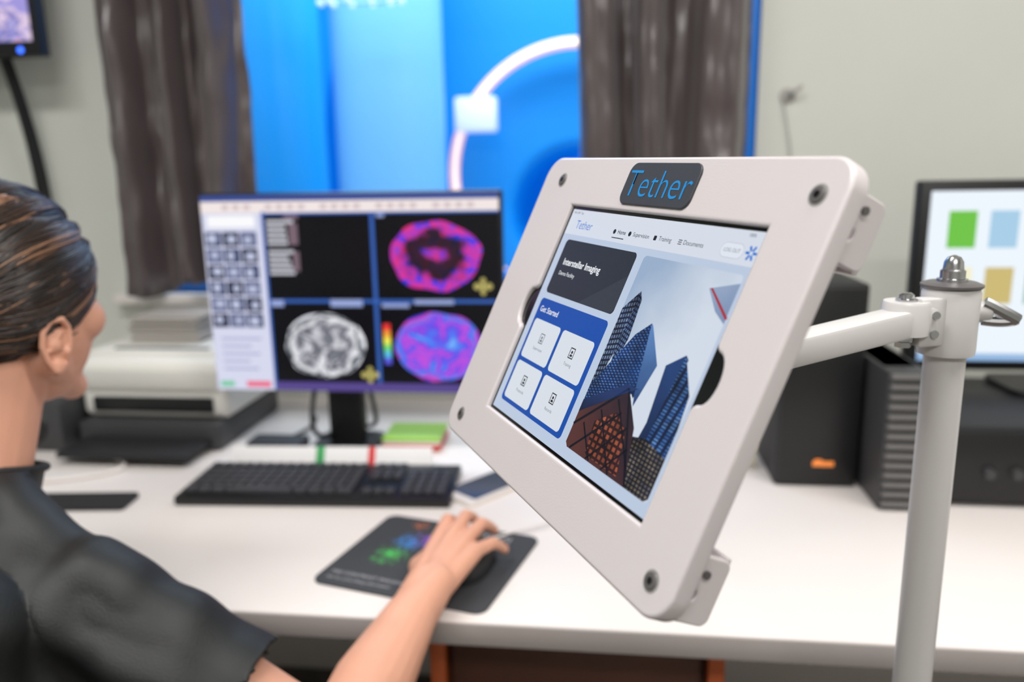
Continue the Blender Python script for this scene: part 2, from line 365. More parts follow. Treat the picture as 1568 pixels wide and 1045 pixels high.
for cx,cy,nm in ((566,572,'a'),(745,435,'b')):
    mf('orientation_marker_'+nm,[mrect(cx-10,cy-2,cx+10,cy+2),mrect(cx-2.5,cy-11,cx+2.5,cy+11),mp(circ(cx-9,cy,5,5,12)),mp(circ(cx+9,cy,5,5,12)),mp(circ(cx,cy-9,4,4,12)),mp(circ(cx,cy+9,4,4,12))],Z+.003,yel)
box('neck',(-.045,.07,.12),(.07,.03,.22),m_black,MN,.006)
box('neck_mount',(-.045,.045,.25),(.12,.04,.1),m_black,MN,.006)
plate('base_plate',[rr(-.11,-.01,.018,.13,.03)],.012,.012,.003,m_black,MN)
tube('monitor_cable',[(.0,.05,.16),(.01,.08,.06),(.0,.11,.03),(-.02,.13,.02),(-.05,.15,.012)],.0045,m_black,MN)
tube('power_cable',[(-.09,.05,.16),(-.10,.0,.07),(-.09,.01,.02),(-.07,.10,.018),(-.08,.15,.008)],.0045,m_black,MN)

# ---------------------------------------------------------------- keyboard
KB=group('keyboard',T(-.474,1.214,.75)@Rz(3.2))
box('tray',(0,-.012,.009),(.452,.152,.016),m_black,KB,.004)
bm=bmesh.new()
px=.0188
for r in range(6):
    y=-.077+.011+r*.0205+(.006 if r==5 else 0)
    x=-.217
    row=[1]*15 if r in(1,2,3,4) else ([1.25,1.25,1.25,6,1.25,1.25,1.25,1.5] if r==0 else [1]*15)
    for wk in row:
        w=wk*px
        if x+w>.075: break
        addbox(bm,(x+w/2,y,.0205),(w-.0028,.0162,.008),.0018,2); x+=w
    for c in range(3):
        if r in (0,3,4,5): addbox(bm,(.088+c*px,y,.0205),(px-.0028,.0162,.008),.0018,2)
    for c in range(4):
        if r<5: addbox(bm,(.152+c*px*.98,y,.0205),(px-.003,.0162,.008),.0018,2)
bmfin('keycaps',bm,M('keycap_black',(60,60,64),.42),KB)
LS=group('keyboard_label_strip',T(-.495,1.292,.75)@Rz(3.2))
rs=Rx(-28)
box('strip',(0,.012,.020),(.37,.004,.036),M('label_paper',(236,234,234),.6),LS,.001,rot=rs)
box('green_tab',(-.02,.0112,.020),(.016,.0046,.0365),M('green_tab',(60,160,90),.6),LS,.001,rot=rs)
box('red_tab',(.075,.0112,.020),(.013,.0046,.0365),M('red_tab',(215,50,50),.6),LS,.001,rot=rs)

# ---------------------------------------------------------------- mouse pad and mouse
m=D.materials.new('mousepad_print'); m.use_nodes=True; nt=m.node_tree; b=nt.nodes['Principled BSDF']; b.inputs['Roughness'].default_value=.75
tc=nt.nodes.new('ShaderNodeTexCoord')
def spot(cx,cy,rad):
    s=nt.nodes.new('ShaderNodeVectorMath'); s.operation='DISTANCE'; s.inputs[1].default_value=(cx,cy,.003)
    nt.links.new(tc.outputs['Object'],s.inputs[0])
    nz=nt.nodes.new('ShaderNodeTexNoise'); nz.inputs['Scale'].default_value=60; nz.inputs['Distortion'].default_value=2.5; nz.inputs['Detail'].default_value=5; nt.links.new(tc.outputs['Object'],nz.inputs['Vector'])
    a=nt.nodes.new('ShaderNodeMath'); a.operation='MULTIPLY_ADD'; a.inputs[1].default_value=.10; nt.links.new(nz.outputs['Fac'],a.inputs[0]); nt.links.new(s.outputs['Value'],a.inputs[2])
    r=nt.nodes.new('ShaderNodeMapRange'); r.inputs['From Min'].default_value=rad+.05; r.inputs['From Max'].default_value=rad*.2+.03; nt.links.new(a.outputs[0],r.inputs['Value']); return r.outputs[0]
prev=None; base=(*lin((60,62,66)),1)
for cx,cy,rad,c in ((-.06,-.008,.026,(80,205,95)),(-.05,.03,.024,(60,150,235)),(-.025,.045,.024,(150,80,210)),(.01,.052,.018,(205,80,120)),(-.06,.083,.011,(235,125,60))):
    mx=nt.nodes.new('ShaderNodeMix'); mx.data_type='RGBA'; mx.inputs['B'].default_value=(*lin(c),1)
    if prev: nt.links.new(prev,mx.inputs['A'])
    else: mx.inputs['A'].default_value=base
    nt.links.new(spot(cx,cy,rad),mx.inputs['Factor']); prev=mx.outputs['Result']
nt.links.new(prev,b.inputs['Base Color'])
MP=group('mouse_pad',T(-.236,.972,.75)@Rz(-14))
plate('pad',[rr(-.124,-.107,.122,.107,.016)],.0035,.0035,.0008,m,MP)
m_padtxt=M('pad_text',(180,180,185),.7)
text('pad_title','INNOVATION',-.035,.083,.0037,.019,m_padtxt,MP)
text('pad_caption_a','MRI CONTRAST IMAGING AGENT',-.11,-.076,.0037,.0095,m_padtxt,MP)
text('pad_caption_b','Ask for prescribing information',-.11,-.090,.0037,.0075,m_padtxt,MP)
HB=T(-.206,.842,.79)@Rz(-12)
HX=HB
MO=group('computer_mouse',T(-.206,.842,.7535)@Rz(-12)@T(.006,.112,0))
bm=bmesh.new()
bmesh.ops.create_uvsphere(bm,u_segments=40,v_segments=24,radius=1)
for v in bm.verts:
    x,y,z=v.co
    hx=.031*(1-.10*math.cos(y*2.2)); 
    zz=.037*(max(z,0)**.75)*(1-.28*max(0,y))
    v.co=(x*hx,y*.053,zz)
bmfin('shell',bm,m_black2,MO,ang=60)
cyl('wheel',(-.003,.032,.027),(.003,.032,.027),.009,.009,m_gray,MO)
tube('cord',[(0,.05,.008),(.0,.09,.004),(.05,.13,.004),(.09,.19,.004),(.08,.3,.004)],.0018,m_white,MO)

# ---------------------------------------------------------------- green notebook, phone, papers
NB=group('green_notebook',T(-.372,1.445,.75)@Rz(2))
box('red_cover',(0,0,.006),(.115,.10,.012),M('red_cover',(190,60,50),.5),NB,.002)
box('pages',(0,0,.015),(.11,.096,.008),m_white,NB,.001)
box('green_cover',(0,0,.022),(.113,.10,.007),M('green_cover',(146,192,62),.5),NB,.002)
PH=group('smartphone',T(-.195,1.225,.75)@Rz(-38))
plate('body',[rr(-.038,-.075,.038,.075,.01)],.009,.009,.002,m_white,PH)
plate('screen',[rr(-.033,-.06,.033,.06,.004)],.0096,.001,.0003,M('phone_glass',(60,70,90),.1),PH)
PD=group('papers_on_desk',T(-.23,1.5,.7505))
for i,(x,y,a) in enumerate(((.06,.05,12),(.12,-.06,-14),(.17,.10,30))):
    box('sheet_%d'%i,(x,y,.001+.0012*i),(.19,.13,.001),M('paper_white',(236,232,226),.7),PD,0,rot=Rz(a))
HD=group('desk_hub',T(-.632,1.385,.7505))
plate('hub_body',[rr(-.055,-.03,.055,.03,.01)],.022,.02,.004,m_black2,HD)
tube('hub_cable',[(.0,.03,.01),(.01,.07,.006),(.03,.14,.004),(.0,.2,.004)],.003,m_black,HD)
CB=group('white_cable_on_desk',T(-.98,1.2,.75))
tube('loop',[(-.18,.08,.004),(-.05,-.04,.004),(.08,.01,.004),(.13,.07,.004),(.05,.11,.004)],.004,m_white,CB)
DP=group('dark_notepad',T(-.86,1.11,.75)@Rz(6))
plate('pad_body',[rr(-.09,-.03,.09,.03,.008)],.008,.008,.002,m_black2,DP)
# ---------------------------------------------------------------- printer
PR=group('printer',T(-.887,1.52,.75))
box('base',(0,-.015,.028),(.295,.28,.055),m_dgray,PR,.008)
box('body',(0,.0,.115),(.31,.25,.12),m_cream,PR,.018,seg=4)
box('lid',(-.0,.01,.178),(.30,.21,.016),m_cream,PR,.006)
box('lid_slot',(.0,-.075,.187),(.2,.012,.003),m_dgray,PR,.001)
box('output_slot',(.0,-.126,.085),(.25,.012,.03),m_black,PR,.003)
box('front_panel',(.0,-.127,.135),(.28,.01,.04),M('printer_light_grey',(208,206,200),.5),PR,.004)
box('output_tray',(.0,-.18,.02),(.26,.14,.012),m_black2,PR,.004)
PC=group('paper_stack',T(-.91,1.56,.9375))
bm=bmesh.new()
for i in range(9): addbox(bm,(random.uniform(-.006,.006),random.uniform(-.006,.006),.003+i*.006),(.15,.12,.005),.001)
bmfin('sheets',bm,M('grey_paper',(178,172,166),.7),PC)
SL=group('small_desk_speaker',T(-1.115,1.40,.75))
box('cabinet',(0,0,.05),(.13,.12,.10),m_dgray,SL,.008)
cyl('cone',(0,-.058,.05),(0,-.064,.05),.036,.032,m_black,SL)

# ---------------------------------------------------------------- wall monitor upper left
TV=group('wall_monitor',T(-1.49,1.66,1.535))
box('housing',(0,0,.18),(.56,.035,.36),m_black,TV,.005)
flat('display',[[(-.265,.03),(.265,.03),(.265,.35),(-.265,.35)]],.0185,radial('wall_display',[(0,(230,200,235)),(.3,(150,140,210)),(.45,(235,150,180)),(.6,(200,190,240)),(.75,(110,110,190)),(.9,(240,215,235)),(1,(160,150,220))],7,1.4,(.3,.2)),TV,rot=Rx(90))
cyl('power_led',(.235,-.0175,.012),(.235,-.0195,.012),.006,.006,E('led_blue',(60,110,255),3),TV)
box('wall_mount',(-.0,.062,.18),(.12,.095,.12),m_black,TV,.004)
tube('cables',[(.15,.03,.02),(.155,.07,-.1),(.165,.085,-.3),(.16,.09,-.5),(.16,.09,-.76)],.011,m_black,TV)
tube('cable_thin',[(.165,.03,.02),(.18,.07,-.15),(.185,.085,-.35),(.18,.09,-.55),(.18,.09,-.76)],.004,m_black,TV)
HK=group('wall_hook',T(.375,YW,1.42))
m_hook=M('hook_grey',(168,166,160),.5)
cyl('plate',(0,0,0),(0,-.006,0),.016,.014,m_hook,HK)
tube('hook',[(0,-.004,.0),(0,-.02,.0),(.012,-.025,.008),(.024,-.02,.016)],.0045,m_hook,HK)
tube('thin_cord',[(-.01,-.006,-.01),(.0,-.008,-.06),(.015,-.006,-.11),(.012,-.006,-.16)],.0015,m_hook,HK)

# ---------------------------------------------------------------- right side equipment
SP=group('black_subwoofer',T(.347,1.40,.75))
box('cabinet',(0,0,.17),(.132,.24,.34),m_black2,SP,.005)
box('front_grille',(0,-.123,.17),(.125,.008,.33),m_black,SP,.004)
boxes('badge',[((0.01,-.128,.042),(.034,.002,.009)),((0.002,-.1285,.047),(.012,.002,.006))],M('badge_orange',(225,130,60),.4,em=.4),SP,.001)
PT=group('computer_tower',T(.450,1.34,.75))
box('case',(0,0,.11),(.062,.30,.22),m_dgray,PT,.004)
box('case_upper',(0.0,.02,.16),(.058,.27,.12),m_dgray,PT,.004)
boxes('front_ridges',[((0,-.153,.012+i*.0155),(.056,.01,.009)) for i in range(14)],M('ridge_grey',(105,103,102),.45),PT,.002)
BX=group('receiver_box',T(.70,1.36,.75))
box('cabinet',(0,0,.07),(.36,.30,.125),m_black2,BX,.006)
box('front_panel',(0,-.152,.072),(.345,.008,.105),m_black,BX,.003)
for i,x in enumerate((-.12,-.08,.02,.12)): cyl('knob_%d'%i,(x,-.156,.06),(x,-.166,.06),.009,.008,m_dgray,BX)
boxes('feet',[((x,y,.004),(.03,.03,.008)) for x in(-.14,.14) for y in(-.11,.11)],m_black,BX,.001)
RM=group('side_monitor',T(.79,1.42,.8835))
box('housing',(0,0,.20),(.54,.03,.325),m_black,RM,.005)
box('neck',(0,.03,.06),(.06,.03,.12),m_black,RM,.004)
plate('base',[rr(-.1,-.05,.1,.08,.02)],.01,.01,.002,m_black,RM)
def rf(name,polys,z,mat): return flat(name,polys,z,mat,RM,rot=T(0,0,.20)@Rx(90))
rf('display',[[(-.252,-.145),(.252,-.145),(.252,.145),(-.252,.145)]],.0155,E('rm_bg',(232,240,248),1.05))
q=[(-.221,.05,(112,196,72)),(-.155,.05,(168,206,232)),(-.221,-.045,(245,240,205)),(-.155,-.045,(205,186,120))]
for i,(x,y,c) in enumerate(q+[(-.09,.05,(240,180,180)),(-.09,-.045,(150,190,180))]):
    rf('colour_tile_%d'%i,[[(x,y),(x+.045,y),(x+.045,y+.062),(x,y+.062)]],.0158,E('tile%d'%i,c))
rf('taskbar',[[(-.252,-.145),(.252,-.145),(.252,-.132),(-.252,-.132)]],.0158,E('taskb',(150,185,225)))
CC=group('coiled_cable',T(.252,1.35,.75))
tube('coil',[(.0+.014*math.cos(i*.9),.014*math.sin(i*.9),.004+i*.0028) for i in range(40)],.0025,M('cable_beige',(205,196,170),.5),CC)
tube('lead',[(.0,.014,.11),(-.03,.05,.13),(-.06,.1,.06),(-.08,.16,.004),(.0,.25,.004)],.003,m_white,CC)

# ---------------------------------------------------------------- tablet kiosk
XA=Vector((.4930,-.8698,-.0207)).normalized(); YA=Vector((.3788,.1932,.9051)); YA=(YA-YA.dot(XA)*XA).normalized(); ZA=XA.cross(YA)
MT=Matrix((XA,YA,ZA)).transposed().to_4x4(); MT.translation=Vector((-.0046,.4750,1.1723))
TK=group('tablet_kiosk_on_stand',MT)
def opening():
    pts=[]; x,y=.106,.080; r=.0135; f=.005
    pts+= [(x,y),(-x,y)]
    def notch(side):
        s=side; o=[]
        for i in range(7):
            a=math.pi/2*i/6; o.append((s*(x+f-f*math.cos(a)),(r+f)-f*math.sin(a)))
        for i in range(1,13):
            a=math.pi/2-math.pi*i/13; o.append((s*(x+f*.8+ (r-.006)*math.cos(a)),r*math.sin(a)))
        for i in range(6,-1,-1):
            a=math.pi/2*i/6; o.append((s*(x+f-f*math.cos(a)),-(r+f)+f*math.sin(a)))
        return o
    pts+=notch(-1); pts+=[(-x,-y),(x,-y)]; pts+=list(reversed(notch(1)))
    return pts
plate('bezel_frame',[rr(-.167,-.115,.1475,.1172,.0165,10),opening()],0,.0115,.002,m_powder,TK)
plate('rear_shell',[rr(-.150,-.100,.128,.102,.02,10)],-.0115,.008,.0015,m_powder,TK)
plate('tablet_glass',[rr(-.125,-.087,.125,.087,.008)],-.0032,.006,.0004,m_glossb,TK)
zb=-.0031
mm=.001
S5=-5.0
def F(name,polys,lv,mat): return flat(name,[[(x+S5,y) for x,y in p] for p in polys],zb+.00004*lv,mat,TK,k=mm)
def TX(name,s,x,y,lv,size,mat,align='LEFT',bold=0,sx=1): return text(name,s,x+S5,y,zb+.00004*lv,size,mat,TK,align,k=mm,bold=bold,sx=sx)
flat('display_background',[[(-.1035,-.0778),(.1035,-.0778),(.1035,.0778),(-.1035,.0778)]],zb,E('ui_bg',(186,200,222)),TK)
flat('header_bar',[[(-.1035,.059),(.1035,.059),(.1035,.0778),(-.1035,.0778)]],zb+.00004,E('ui_head',(212,219,231)),TK)
nav=E('ui_ink',(24,28,36)); blue=E('ui_blue',(20,110,205)); wht=E('ui_white',(240,243,248)); tile=E('ui_tile',(214,221,230)); card=E('ui_card',(14,76,168)); dark=E('ui_dark',(40,47,56)); grey=E('ui_grey',(110,116,128))
TX('status_time','9:41 AM  Tue',-96,75.3,3,2.6,nav)
TX('status_battery','100%',97,75.3,3,2.6,nav)
TX('header_logo','Tether',-86,66.5,3,9,blue,bold=-.05,sx=.95)
for i,(s,x) in enumerate((('Home',-27),('Supervision',-8),('Training',21),('Documents',46))):
    TX('nav_'+s.lower(),s,x,66,3,4.0,nav,bold=.04 if i==0 else 0)
F('nav_icons',[circ(-31,66,1.7,n=12),circ(-12,66,1.7,n=12)],3,nav)
F('nav_icons_b',[rr(15.5,64.5,18.5,67.5,.5),],3,nav)
F('nav_icons_c',[[(41,67.4),(44.5,67.4),(44.5,66.9),(41,66.9)],[(41,66.2),(44.5,66.2),(44.5,65.7),(41,65.7)],[(41,65),(44.5,65),(44.5,64.5),(41,64.5)]],3,nav)
F('nav_underline',[[(-32,61.6),(-17,61.6),(-17,62.2),(-32,62.2)]],3,nav)
F('logout_pill_edge',[rr(79.8,61.8,98.2,70.2,4.2)],3,E('pill_edge',(160,168,182))); F('logout_pill',[rr(80,62,98,70,4)],4,E('ui_pill',(222,228,238))); TX('logout_text','LOG OUT',89,66,5,3.0,grey,'CENTER')
F('snowflake_icon',[[(x*math.cos(a)-y*math.sin(a)+104,x*math.sin(a)+y*math.cos(a)+66) for x,y in ((1.2,-.7),(3.2,-.7),(3.2,.7),(1.2,.7))] for a in [math.pi/3*i for i in range(6)]]+[circ(104+3.6*math.cos(math.pi/3*i),66+3.6*math.sin(math.pi/3*i),.8,n=10) for i in range(6)],3,blue)
F('facility_card',[rr(-90,14,6,55,3.5)],2,dark)
F('facility_card_shade',[[(-40,14),(2,14),(6,18),(6,40)]],3,E('ui_dark2',(50,57,66)))
TX('facility_name','Interstellar Imaging',-82,38.5,4,6.9,wht,bold=.12)
TX('facility_sub','Demo Facility',-82,30,4,4.2,wht)
F('get_started_card',[rr(-91,-70,6,9.5,3.5)],2,card)
TX('get_started','Get Started',-87,1.5,4,6.0,wht,bold=.05)
tiles=((-88,-35.5,-46.5,-6),(-43,-35.5,1,-6),(-88,-67,-46.5,-38.5),(-43,-67,1,-38.5))
F('tiles',[rr(*t,3) for t in tiles],3,tile)
for i,(t,s) in enumerate(zip(tiles,('Supervision','Training','Protocols','Records'))):
    cx=(t[0]+t[2])/2; cy=(t[1]+t[3])/2
    fr=[[(cx-3.2,cy-1.2),(cx+3.2,cy-1.2),(cx+3.2,cy-.5),(cx-3.2,cy-.5)],[(cx-3.2,cy+5.5),(cx+3.2,cy+5.5),(cx+3.2,cy+6.2),(cx-3.2,cy+6.2)],[(cx-3.2,cy-1.2),(cx-2.5,cy-1.2),(cx-2.5,cy+6.2),(cx-3.2,cy+6.2)],[(cx+2.5,cy-1.2),(cx+3.2,cy-1.2),(cx+3.2,cy+6.2),(cx+2.5,cy+6.2)],circ(cx,cy+3.2,1.1,n=12),[(cx-1.7,cy+.2),(cx+1.7,cy+.2),(cx+1.2,cy+1.7),(cx-1.2,cy+1.7)]]
    F('tile_icon_%d'%i,fr,4,grey if i==0 else nav)
    TX('tile_label_%d'%i,s,cx,cy-5.5,4,3.1,grey,'CENTER')
def bld(name,c1,c2,c3,ang,sx,sy,grad=None):
    m=D.materials.new(name); m.use_nodes=True; nt=m.node_tree; b=nt.nodes['Principled BSDF']
    b.inputs['Base Color'].default_value=(.004,.004,.004,1); b.inputs['Roughness'].default_value=.25; b.inputs['Specular IOR Level'].default_value=.25
    tc=nt.nodes.new('ShaderNodeTexCoord'); mpn=nt.nodes.new('ShaderNodeMapping'); mpn.inputs['Rotation'].default_value=(0,0,math.radians(ang)); mpn.inputs['Scale'].default_value=(sx,sy,0)
    nt.links.new(tc.outputs['Object'],mpn.inputs['Vector'])
    br=nt.nodes.new('ShaderNodeTexBrick'); br.offset=0; br.inputs['Scale'].default_value=1; br.inputs['Mortar Size'].default_value=.22; br.inputs['Brick Width'].default_value=1; br.inputs['Row Height'].default_value=1; br.inputs['Bias'].default_value=-.3
    br.inputs['Color1'].default_value=(*lin(c1),1); br.inputs['Color2'].default_value=(*lin(c2),1); br.inputs['Mortar'].default_value=(*lin(c3),1)
    nt.links.new(mpn.outputs[0],br.inputs['Vector'])
    nz=nt.nodes.new('ShaderNodeTexNoise'); nz.inputs['Scale'].default_value=55; nz.inputs['Detail'].default_value=5; nt.links.new(tc.outputs['Object'],nz.inputs['Vector'])
    mr=nt.nodes.new('ShaderNodeMapRange'); mr.inputs['From Min'].default_value=.3; mr.inputs['From Max'].default_value=.7; mr.inputs['To Min'].default_value=.3; mr.inputs['To Max'].default_value=1.35
    nt.links.new(nz.outputs['Fac'],mr.inputs['Value'])
    nt.links.new(br.outputs['Color'],b.inputs['Emission Color']); nt.links.new(mr.outputs[0],b.inputs['Emission Strength']); return m
def grad(name,c0,c1,p0,p1,nsc=40,na=.15):
    m=D.materials.new(name); m.use_nodes=True; nt=m.node_tree; b=nt.nodes['Principled BSDF']
    b.inputs['Base Color'].default_value=(.004,.004,.004,1); b.inputs['Roughness'].default_value=.25; b.inputs['Specular IOR Level'].default_value=.25
    tc=nt.nodes.new('ShaderNodeTexCoord'); sp=nt.nodes.new('ShaderNodeVectorMath'); sp.operation='SUBTRACT'; sp.inputs[1].default_value=(p0[0]*mm,p0[1]*mm,0)
    nt.links.new(tc.outputs['Object'],sp.inputs[0]); dv=Vector((p1[0]-p0[0],p1[1]-p0[1]))*mm; d2=dv.length_squared
    dt=nt.nodes.new('ShaderNodeVectorMath'); dt.operation='DOT_PRODUCT'; dt.inputs[1].default_value=(dv.x/d2,dv.y/d2,0); nt.links.new(sp.outputs[0],dt.inputs[0])
    nz=nt.nodes.new('ShaderNodeTexNoise'); nz.inputs['Scale'].default_value=nsc; nz.inputs['Detail'].default_value=3; nt.links.new(tc.outputs['Object'],nz.inputs['Vector'])
    a=nt.nodes.new('ShaderNodeMath'); a.operation='MULTIPLY_ADD'; a.inputs[1].default_value=na*2; nt.links.new(nz.outputs['Fac'],a.inputs[0]); nt.links.new(dt.outputs['Value'],a.inputs[2])
    s=nt.nodes.new('ShaderNodeMath'); s.operation='SUBTRACT'; s.inputs[1].default_value=na; s.use_clamp=True; nt.links.new(a.outputs[0],s.inputs[0])
    mx=nt.nodes.new('ShaderNodeMix'); mx.data_type='RGBA'; mx.inputs['A'].default_value=(*lin(c0),1); mx.inputs['B'].default_value=(*lin(c1),1)
    nt.links.new(s.outputs[0],mx.inputs['Factor']); nt.links.new(mx.outputs['Result'],b.inputs['Emission Color']); b.inputs['Emission Strength'].default_value=1; return m
F('picture_sky',[rr(14,-70.5,106,54.5,3)],2,grad('ui_sky',(150,172,200),(208,217,230),(20,50),(70,10),30,.3))
F('glass_canopy',[[(84,44),(106,50),(106,28),(96,33)]],3,grad('can1',(150,168,196),(120,140,176),(80,46),(104,28),60,.2))
F('glass_canopy_red',[[(85,44.4),(87,44.6),(107,31.5),(106,30)]],4,E('can2',(165,50,60)))
mA=bld('tower_a',(130,150,180),(80,108,150),(20,34,64),-12,420,300); mA2=bld('tower_a2',(100,128,170),(50,80,130),(16,28,56),8,500,360)
mB=bld('tower_b',(60,104,170),(90,140,205),(14,34,80),-34,260,700); mR=bld('tower_r',(50,96,160),(100,144,196),(16,32,68),4,160,520)
F('tower_a_left',[[(14,20),(26,33),(27,6),(20,-28),(14,-34)]],5,mA)
F('tower_a_right',[[(26,33),(30,28),(33,4),(27,-22),(24,-5)]],5,mA2)
F('tower_b_left',[[(49,17),(38,8),(14,-30),(14,-58),(50,-30),(62,-20)]],6,mB)
F('tower_b_edge',[[(49,17),(51,16),(69,-4),(63,-30),(60,-24)]],7,grad('tower_b2',(92,134,190),(26,56,110),(50,16),(64,-28),60,.2))
F('tower_b_dark',[[(49,12),(66,-5),(60,-26),(45,-16)]],6,grad('tower_bd',(50,84,140),(16,30,66),(49,12),(58,-26),70,.25))
F('tower_r',[[(76,-2),(89,7),(92,5),(88,-70),(74,-70),(80,-34)]],6,grad('tower_rf',(34,66,120),(12,24,54),(84,6),(84,-60),60,.2))
F('tower_r_face',[[(89,7),(104,-12),(106,-30),(106,-66),(84,-62)]],7,mR)
F('skyline_low',[[(66,-46),(84,-42),(106,-46),(106,-68),(103,-70.5),(60,-70.5)]],8,bld('low_city',(120,110,96),(50,54,74),(20,24,40),0,300,420))
mO=bld('lattice',(160,82,56),(96,54,46),(46,26,30),0,200,240)
F('lattice_block',[[(14,-48),(54,-22),(72,-40),(84,-70.5),(17,-70.5),(14,-68)]],9,grad('lat_bg',(86,50,48),(34,28,44),(20,-66),(60,-26),60,.3))
F('lattice_glow',[[(34,-48),(52,-37),(66,-44),(74,-68),(38,-68)]],10,mO)
def seg2(a,b,w):
    a=Vector(a);b=Vector(b); d=(b-a).normalized(); n=Vector((-d.y,d.x))*w/2; return [tuple(a+n),tuple(b+n),tuple(b-n),tuple(a-n)]
F('lattice_beams',[seg2((14,-56),(54,-22),1.8),seg2((54,-22),(84,-70),1.8),seg2((20,-70),(56,-36),1.6),seg2((40,-70),(66,-42),1.4),seg2((58,-70),(74,-52),1.2),seg2((24,-52),(44,-70),1.4),seg2((36,-40),(66,-70),1.4),seg2((48,-30),(80,-62),1.4)],11,E('beam',(14,16,30)))
F('lattice_roof',[[(14,-40),(50,-20),(62,-20),(54,-24),(14,-48)]],11,grad('roofn',(30,52,100),(12,22,50),(30,-30),(30,-50),50,.2))
plate('badge_plate',[rr(-.0405,.084,.0365,.1125,.007)],.0014,.0016,.0005,M('badge_grey',(58,60,66),.45),TK)
mlogo=M('badge_blue',(24,135,205),.4)
text('badge_text','Tether',-.002,.0972,.0016,.0262,mlogo,TK,'CENTER',bold=-.0003,sx=.98)
for i,(x,y) in enumerate(((-.1345,.0985),(.130,.0975),(-.143,-.0985),(.130,-.0985))):
    cyl('screw_rim_%d'%i,(x,y,-.0005),(x,y,.0003),.0058,.0056,m_gray,TK)
    cyl('screw_head_%d'%i,(x,y,.0),(x,y,.0012),.0046,.0042,m_screw,TK,bev=.0003)
    cyl('screw_socket_%d'%i,(x,y,.001),(x,y,.00135),.0020,.0020,m_glossb,TK,seg=6)
for i,(sx,sy) in enumerate(((1,1),(1,-1),(-1,1),(-1,-1))):
    cx=.1345 if sx>0 else -.150; cy=.090 if sy>0 else -.095
    lp=[rr(-.013,-.0175,.013,.0175,.005),circ(-.004,-.003,.0034,n=20)]
    plate('rear_bracket_plate_%d'%i,lp,0,.005,.001,m_powder,TK,rot=T(cx+.0025,cy,-.0235)@Ry(90))
    box('rear_bracket_foot_%d'%i,(cx-sx*.010,cy*.95,-.0338),(.024,.028,.004),m_powder,TK,.001)
    cyl('rear_bracket_post_%d'%i,(cx-sx*.016,cy*.95,-.011),(cx-sx*.016,cy*.95,-.035),.006,.006,m_powder,TK)
    cyl('rear_bracket_bolt_%d'%i,(cx+.0045,cy+.009,-.021),(cx+.0058,cy+.009,-.021),.0022,.0022,m_screw,TK,seg=16)
box('rear_mount_plate',(0,0,-.025),(.11,.11,.010),m_powder,TK,.003)
cyl('tilt_knuckle',(-.0,-.0,-.028),(0,0,-.060),.020,.018,m_pole,TK,bev=.002)
PX,PY=.2545,.612
jn=MT@Vector((0,0,-.058))
cyl('pole_tube',(PX,PY,.02),(PX,PY,1.14),.0145,.0145,m_pole,TK,world=True)
lathe('pole_foot',[(.19,0),(.19,.008),(.17,.016),(.03,.024),(.02,.06),(.0148,.062)],m_pole,TK,loc=(PX,PY,0),world=True)
lathe('clamp_collar',[(.0145,1.130),(.0195,1.1315),(.0200,1.135),(.0200,1.178),(.019,1.181)],m_pole,TK,loc=(PX,PY,0),world=True)
lathe('clamp_top_washer',[(.0195,1.181),(.0212,1.1825),(.0212,1.184),(.017,1.1858),(.011,1.1862)],m_screw,TK,loc=(PX,PY,0),world=True)
lathe('acorn_nut',[(.0105,1.1862),(.0105,1.188),(.0086,1.1885),(.0086,1.194),(.0072,1.195),(.0066,1.2005),(.0045,1.204),(.001,1.2055)],m_chrome,TK,seg=24,loc=(PX,PY,0),world=True)
a0=Vector((jn.x+.0,jn.y+.0,1.137)); a1=Vector((PX-.016,PY-.006,1.161)); d=a1-a0; L=d.length
rotm=d.to_track_quat('X','Z').to_matrix().to_4x4()
box('support_arm',tuple((a0+a1)/2),(L,.024,.0205),m_pole,TK,.003,rot=rotm,world=True)
lathe('arm_end_disc',[(.0165,1.149),(.0165,1.1715),(.0155,1.1735)],m_pole,TK,loc=(PX-.036,PY-.014,0),world=True)
lathe('arm_bolt_washer',[(.0075,1.1735),(.0075,1.175),(.0052,1.1755),(.0052,1.178),(.003,1.1795)],m_chrome,TK,seg=24,loc=(PX-.036,PY-.014,0),world=True)
lathe('arm_bolt_nut',[(.006,1.139),(.006,1.143),(.008,1.144),(.008,1.149)],m_chrome,TK,seg=6,loc=(PX-.036,PY-.014,0),world=True)
box('clamp_lug',(PX-.019,PY-.014,1.158),(.022,.012,.036),m_pole,TK,.002,rot=Rz(15),world=True)
for i,z in enumerate((1.150,1.164)): cyl('lug_screw_%d'%i,(PX-.017,PY-.0202,z),(PX-.0175,PY-.0225,z),.0028,.0028,m_chrome,TK,world=True)
cyl('elbow_joint',(jn.x,jn.y,1.119),(jn.x,jn.y,1.157),.019,.019,m_pole,TK,bev=.002,world=True)
cyl('lever_hub',(PX+.016,PY,1.163),(PX+.028,PY,1.163),.008,.008,m_pole,TK,bev=.001,world=True)
tube('wing_lever',[(PX+.023,PY-.002,1.170),(PX+.030,PY-.004,1.1665),(PX+.040,PY-.006,1.161),(PX+.045,PY-.006,1.158)],.0052,m_chrome,TK,world=True)
tube('wing_lever_lower',[(PX+.023,PY-.002,1.157),(PX+.031,PY-.004,1.156),(PX+.038,PY-.006,1.1560),(PX+.045,PY-.006,1.158)],.0038,m_chrome,TK,world=True)

